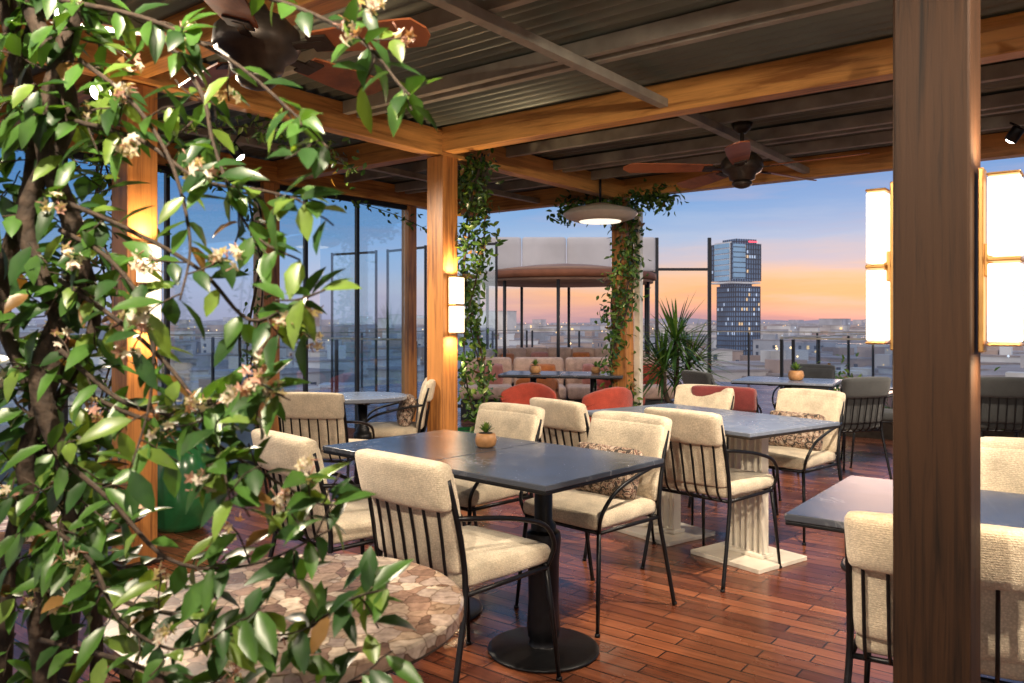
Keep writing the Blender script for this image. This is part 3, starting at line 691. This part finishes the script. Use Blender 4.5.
def bld(x,y,w,dp,h,an,lod):
    mt=rc.choice(fac); M=Matrix.Translation((x,y,GZ))@Matrix.Rotation(an,4,'Z')
    b.box((0,0,h/2),(w,dp,h),mt,0,M); b.box((0,0,h+.15),(w+.4,dp+.4,.3),roofs,0,M)
    if lod<2 and rc.random()<.7: b.box((rc.uniform(-.3,.3)*w,rc.uniform(-.3,.3)*dp,h+1.5),(w*.25,dp*.25,2.6),mt,0,M)
    fl=int(h/3)
    for side in range(4):
        L=w if side%2==0 else dp; off=(dp if side%2==0 else w)/2+.03
        S=M@Matrix.Rotation(side*math.pi/2,4,'Z'); nw=S.to_3x3()@Vector((0,-1,0))
        if nw.dot(Vector((x,y,0)))>0: continue
        nx=max(1,int(L/3.2))
        for i in range(nx):
            for j in range(fl):
                r=rc.random()
                if lod==0: mt2=darkw if r<.76 else (w1 if r<.84 else (w2 if r<.87 else None))
                elif lod==1: mt2=darkw if r<.45 else (w1 if r<.50 else (w2 if r<.52 else None))
                else: mt2=w1 if r<.03 else (w2 if r<.038 else None)
                if mt2 is None: continue
                cx=-L/2+(i+.5)*L/nx; cz=1.6+j*3; ww=.6 if lod<2 else .8
                b.add([(cx-ww,-off,cz-.7),(cx+ww,-off,cz-.7),(cx+ww,-off,cz+.8),(cx-ww,-off,cz+.8)],[(0,1,2,3)],mt2,False,S)
for i in range(3400):
    t=rc.random(); d=70+ (t**1.45)*2900; th=rc.uniform(-.72,.72); x=d*math.tan(th); y=d
    if abs(x-112)<25 and abs(y-400)<30: continue
    if y<400 and abs(x/y-.28)<.035: continue
    lod=0 if d<160 else (1 if d<500 else 2)
    big=1+d/1800
    h=rc.uniform(9,20) if d<500 else rc.uniform(10,25)
    if rc.random()<.05 and d>600: h*=1.5
    h=min(h,25 if d<600 else 38)
    bld(x,y,rc.uniform(9,20)*big,rc.uniform(8,16)*big,h,rc.choice([.3,.3,-.6,.9,.1])+rc.uniform(-.05,.05),lod)
b.obj('city_buildings')
b=B()
for i in range(1300):
    t=rc.random(); d=60+(t**1.4)*3600; th=rc.uniform(-.7,.7); s=.14+d*.0004
    x=d*math.tan(th); z=GZ+rc.uniform(10,25)
    mt=rc.choices([w3,w1,w2],[6,3,1])[0]
    b.add([(x-s,d,z),(x+s,d,z),(x,d-s,z),(x,d+s,z),(x,d,z-s),(x,d,z+s)],[(0,2,5),(2,1,5),(1,3,5),(3,0,5),(2,0,4),(1,2,4),(3,1,4),(0,3,4)],mt)
b.obj('city_lights')
b=B(); 
for (dist,hh,c) in((5200,55,1),(7500,80,2)):
    vs=[];fs=[]; n=120
    for i in range(n+1):
        x=-6500+13000*i/n; z=GZ+hh*(.35+.3*math.sin(i*.13+dist)+.2*math.sin(i*.37)+.08*math.sin(i*1.1))
        vs+=[(x,dist-500,GZ-5),(x,dist,z),(x,dist+700,GZ-5)]
    for i in range(n):
        o=i*3; fs+=[(o,o+3,o+4,o+1),(o+1,o+4,o+5,o+2)]
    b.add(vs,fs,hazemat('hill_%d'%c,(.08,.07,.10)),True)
b.obj('hills')
# tower
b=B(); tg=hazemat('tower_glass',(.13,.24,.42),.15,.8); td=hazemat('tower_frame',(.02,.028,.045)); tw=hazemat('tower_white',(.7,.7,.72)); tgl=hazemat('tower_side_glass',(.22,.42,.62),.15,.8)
w1b=emis('tower_window_warm',(1,.7,.4),.55); w2b=emis('tower_window_cool',(.6,.75,1),.45)
M=Matrix.Translation((112,400,0))@Matrix.Rotation(R(24),4,'Z')
def vol(cx,cy,w,dp,z0,z1,lit,bh=.4):
    b.box((cx,cy,(z0+z1)/2),(w,dp,z1-z0),tg,0,M)
    z=z0+1.2
    while z<z1:
        b.box((cx,cy,z),(w+.5,dp+.5,bh),td,0,M); z+=2.4
    nx=int(w/1.5); ny=int(dp/1.5)
    for i in range(nx+1):
        x=cx-w/2+i*w/nx; b.box((x,cy-dp/2-.1,(z0+z1)/2),(.3,.5,z1-z0-.01),td,0,M)
    for i in range(ny+1):
        y=cy-dp/2+i*dp/ny
        for sx in(-1,1): b.box((cx+sx*(w/2+.1),y,(z0+z1)/2),(.5,.3,z1-z0-.012),td,0,M)
    nf=int((z1-z0)/2.4)
    for j in range(nf):
        rowl=rc.random()<.25
        for i in range(nx):
            if rc.random()<(lit*2.5 if rowl else lit*.5):
                x=cx-w/2+(i+.5)*w/nx; zz=z0+1.2+j*2.4+1.2; y=cy-dp/2-.06
                b.add([(x-.55,y,zz-.7),(x+.55,y,zz-.7),(x+.55,y,zz+.7),(x-.55,y,zz+.7)],[(0,1,2,3)],rc.choice([w2b,w1b]),False,M)
        for i in range(ny):
            if rc.random()<(lit*3 if rowl else lit*.6):
                y=cy-dp/2+(i+.5)*dp/ny; x=cx-w/2-.06; zz=z0+1.2+j*2.4+1.2
                b.add([(x,y-.55,zz-.7),(x,y+.55,zz-.7),(x,y+.55,zz+.7),(x,y-.55,zz+.7)],[(0,1,2,3)],w2b,False,M)
vol(1.5,0,15,14,GZ,19.0,.14,.7); vol(1.5,2,11,10,19.0,21.5,0); vol(0,0,18,15,21.5,40,.16); vol(3,1,12,10,40,42.5,0)
b.box((-1,0,20.6),(19,16,.8),tw,0,M); b.box((-8.9,-1,31),(.9,12,19),tw,0,M)
b.box((4,-7.7,40.9),(5,.4,.7),w4,0,M)
for j in range(7): b.box((-9.6,-1,22.6+j*2.7),(.6,11,2.0),tgl,0,M)
b.box((-4.5,-7.85,31),(7.5,.3,17),tgl,0,M)
for j in range(7): b.box((-4.5,-8.05,23+j*2.5),(7.6,.25,.35),td,0,M)
b.obj('office_tower')

# ---------------------------------------------------------------- world
w=bpy.data.worlds.new('World'); scene.world=w; w.use_nodes=True; nt=w.node_tree; nt.nodes.clear()
out=N(nt,'ShaderNodeOutputWorld'); bg=N(nt,'ShaderNodeBackground'); tc=N(nt,'ShaderNodeTexCoord')
nz=N(nt,'ShaderNodeVectorMath',operation='NORMALIZE'); nt.links.new(tc.outputs['Generated'],nz.inputs[0])
sp=N(nt,'ShaderNodeSeparateXYZ'); nt.links.new(nz.outputs[0],sp.inputs[0])
cn=N(nt,'ShaderNodeTexNoise'); cn.inputs['Scale'].default_value=3.2; cn.inputs['Detail'].default_value=7; cn.inputs['Roughness'].default_value=.6
cmap=N(nt,'ShaderNodeMapping'); cmap.inputs['Scale'].default_value=(1,1,9); nt.links.new(nz.outputs[0],cmap.inputs[0]); nt.links.new(cmap.outputs[0],cn.inputs['Vector'])
wr=ramp(nt,[(0,(.46,.30,.36)),(.014,(.72,.39,.34)),(.034,(.95,.49,.26)),(.056,(.85,.56,.40)),(.076,(.56,.53,.62)),(.10,(.36,.51,.75)),(.14,(.18,.39,.73)),(.19,(.10,.30,.67)),(.5,(.16,.33,.66))])
cl=ramp(nt,[(0,(.48,.42,.54)),(.04,(.54,.54,.70)),(.09,(.30,.49,.77)),(.16,(.14,.36,.71)),(.5,(.16,.34,.66))])
wob=N(nt,'ShaderNodeMath',operation='MULTIPLY_ADD'); sb=N(nt,'ShaderNodeMath',operation='SUBTRACT'); nt.links.new(cn.outputs['Fac'],sb.inputs[0]); sb.inputs[1].default_value=.5
nt.links.new(sb.outputs[0],wob.inputs[0]); wob.inputs[1].default_value=.09; nt.links.new(sp.outputs['Z'],wob.inputs[2])
nt.links.new(wob.outputs[0],wr.inputs[0]); nt.links.new(wob.outputs[0],cl.inputs[0])
dt=N(nt,'ShaderNodeVectorMath',operation='DOT_PRODUCT'); nt.links.new(nz.outputs[0],dt.inputs[0]); dt.inputs[1].default_value=(.37,.929,0)
mr=N(nt,'ShaderNodeMapRange',interpolation_type='SMOOTHSTEP'); mr.inputs[1].default_value=.80; mr.inputs[2].default_value=.985; nt.links.new(dt.outputs['Value'],mr.inputs[0])
mx=N(nt,'ShaderNodeMix',data_type='RGBA'); nt.links.new(mr.outputs[0],mx.inputs[0]); nt.links.new(cl.outputs[0],mx.inputs[6]); nt.links.new(wr.outputs[0],mx.inputs[7])
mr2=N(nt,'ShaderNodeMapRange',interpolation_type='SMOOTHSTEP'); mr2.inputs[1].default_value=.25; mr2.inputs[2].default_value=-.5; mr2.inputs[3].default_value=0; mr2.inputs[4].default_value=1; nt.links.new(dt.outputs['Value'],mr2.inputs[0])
mxb=N(nt,'ShaderNodeMix',data_type='RGBA'); nt.links.new(mr2.outputs[0],mxb.inputs[0]); nt.links.new(mx.outputs[2],mxb.inputs[6]); mxb.inputs[7].default_value=(1.35,1.22,1.15,1)  # unseen sky behind camera made brighter, added as fill for the interior
cr2=ramp(nt,[(.52,(0,0,0)),(.68,(1,1,1))]); nt.links.new(cn.outputs['Fac'],cr2.inputs[0])
cm2=N(nt,'ShaderNodeMix',data_type='RGBA'); cf=N(nt,'ShaderNodeMath',operation='MULTIPLY'); nt.links.new(cr2.outputs[0],cf.inputs[0]); cf.inputs[1].default_value=.35
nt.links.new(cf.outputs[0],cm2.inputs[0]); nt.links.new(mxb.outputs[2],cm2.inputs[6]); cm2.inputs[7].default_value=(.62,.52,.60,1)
sky=N(nt,'ShaderNodeTexSky'); sky.sky_type='NISHITA'; sky.sun_disc=False; sky.sun_elevation=R(1.0); sky.sun_rotation=R(25)
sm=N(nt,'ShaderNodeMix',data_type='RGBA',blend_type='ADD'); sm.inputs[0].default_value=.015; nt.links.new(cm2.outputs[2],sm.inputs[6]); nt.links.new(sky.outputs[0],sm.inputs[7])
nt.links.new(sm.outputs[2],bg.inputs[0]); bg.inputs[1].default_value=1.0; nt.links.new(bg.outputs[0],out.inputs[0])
s=bpy.data.lights.new('sun','SUN'); s.energy=.3; s.angle=R(8); s.color=(1,.6,.4); so=bpy.data.objects.new('sun',s); scene.collection.objects.link(so)
so.rotation_euler=Vector((-.42,-.905,-.05)).to_track_quat('-Z','Y').to_euler()
# ---------------------------------------------------------------- camera
cd=bpy.data.cameras.new('camera'); cam=bpy.data.objects.new('camera',cd); scene.collection.objects.link(cam); scene.camera=cam
cam.location=(0,0,CH); cam.rotation_euler=(R(90),0,0); cd.lens=F/1024*36; cd.sensor_width=36; cd.shift_y=-(341.5-HY)/1024
cd.clip_start=.05; cd.clip_end=20000; cd.dof.use_dof=True; cd.dof.focus_distance=3.6; cd.dof.aperture_fstop=7
scene.view_settings.view_transform='Standard'; scene.view_settings.look='None'; scene.view_settings.exposure=0
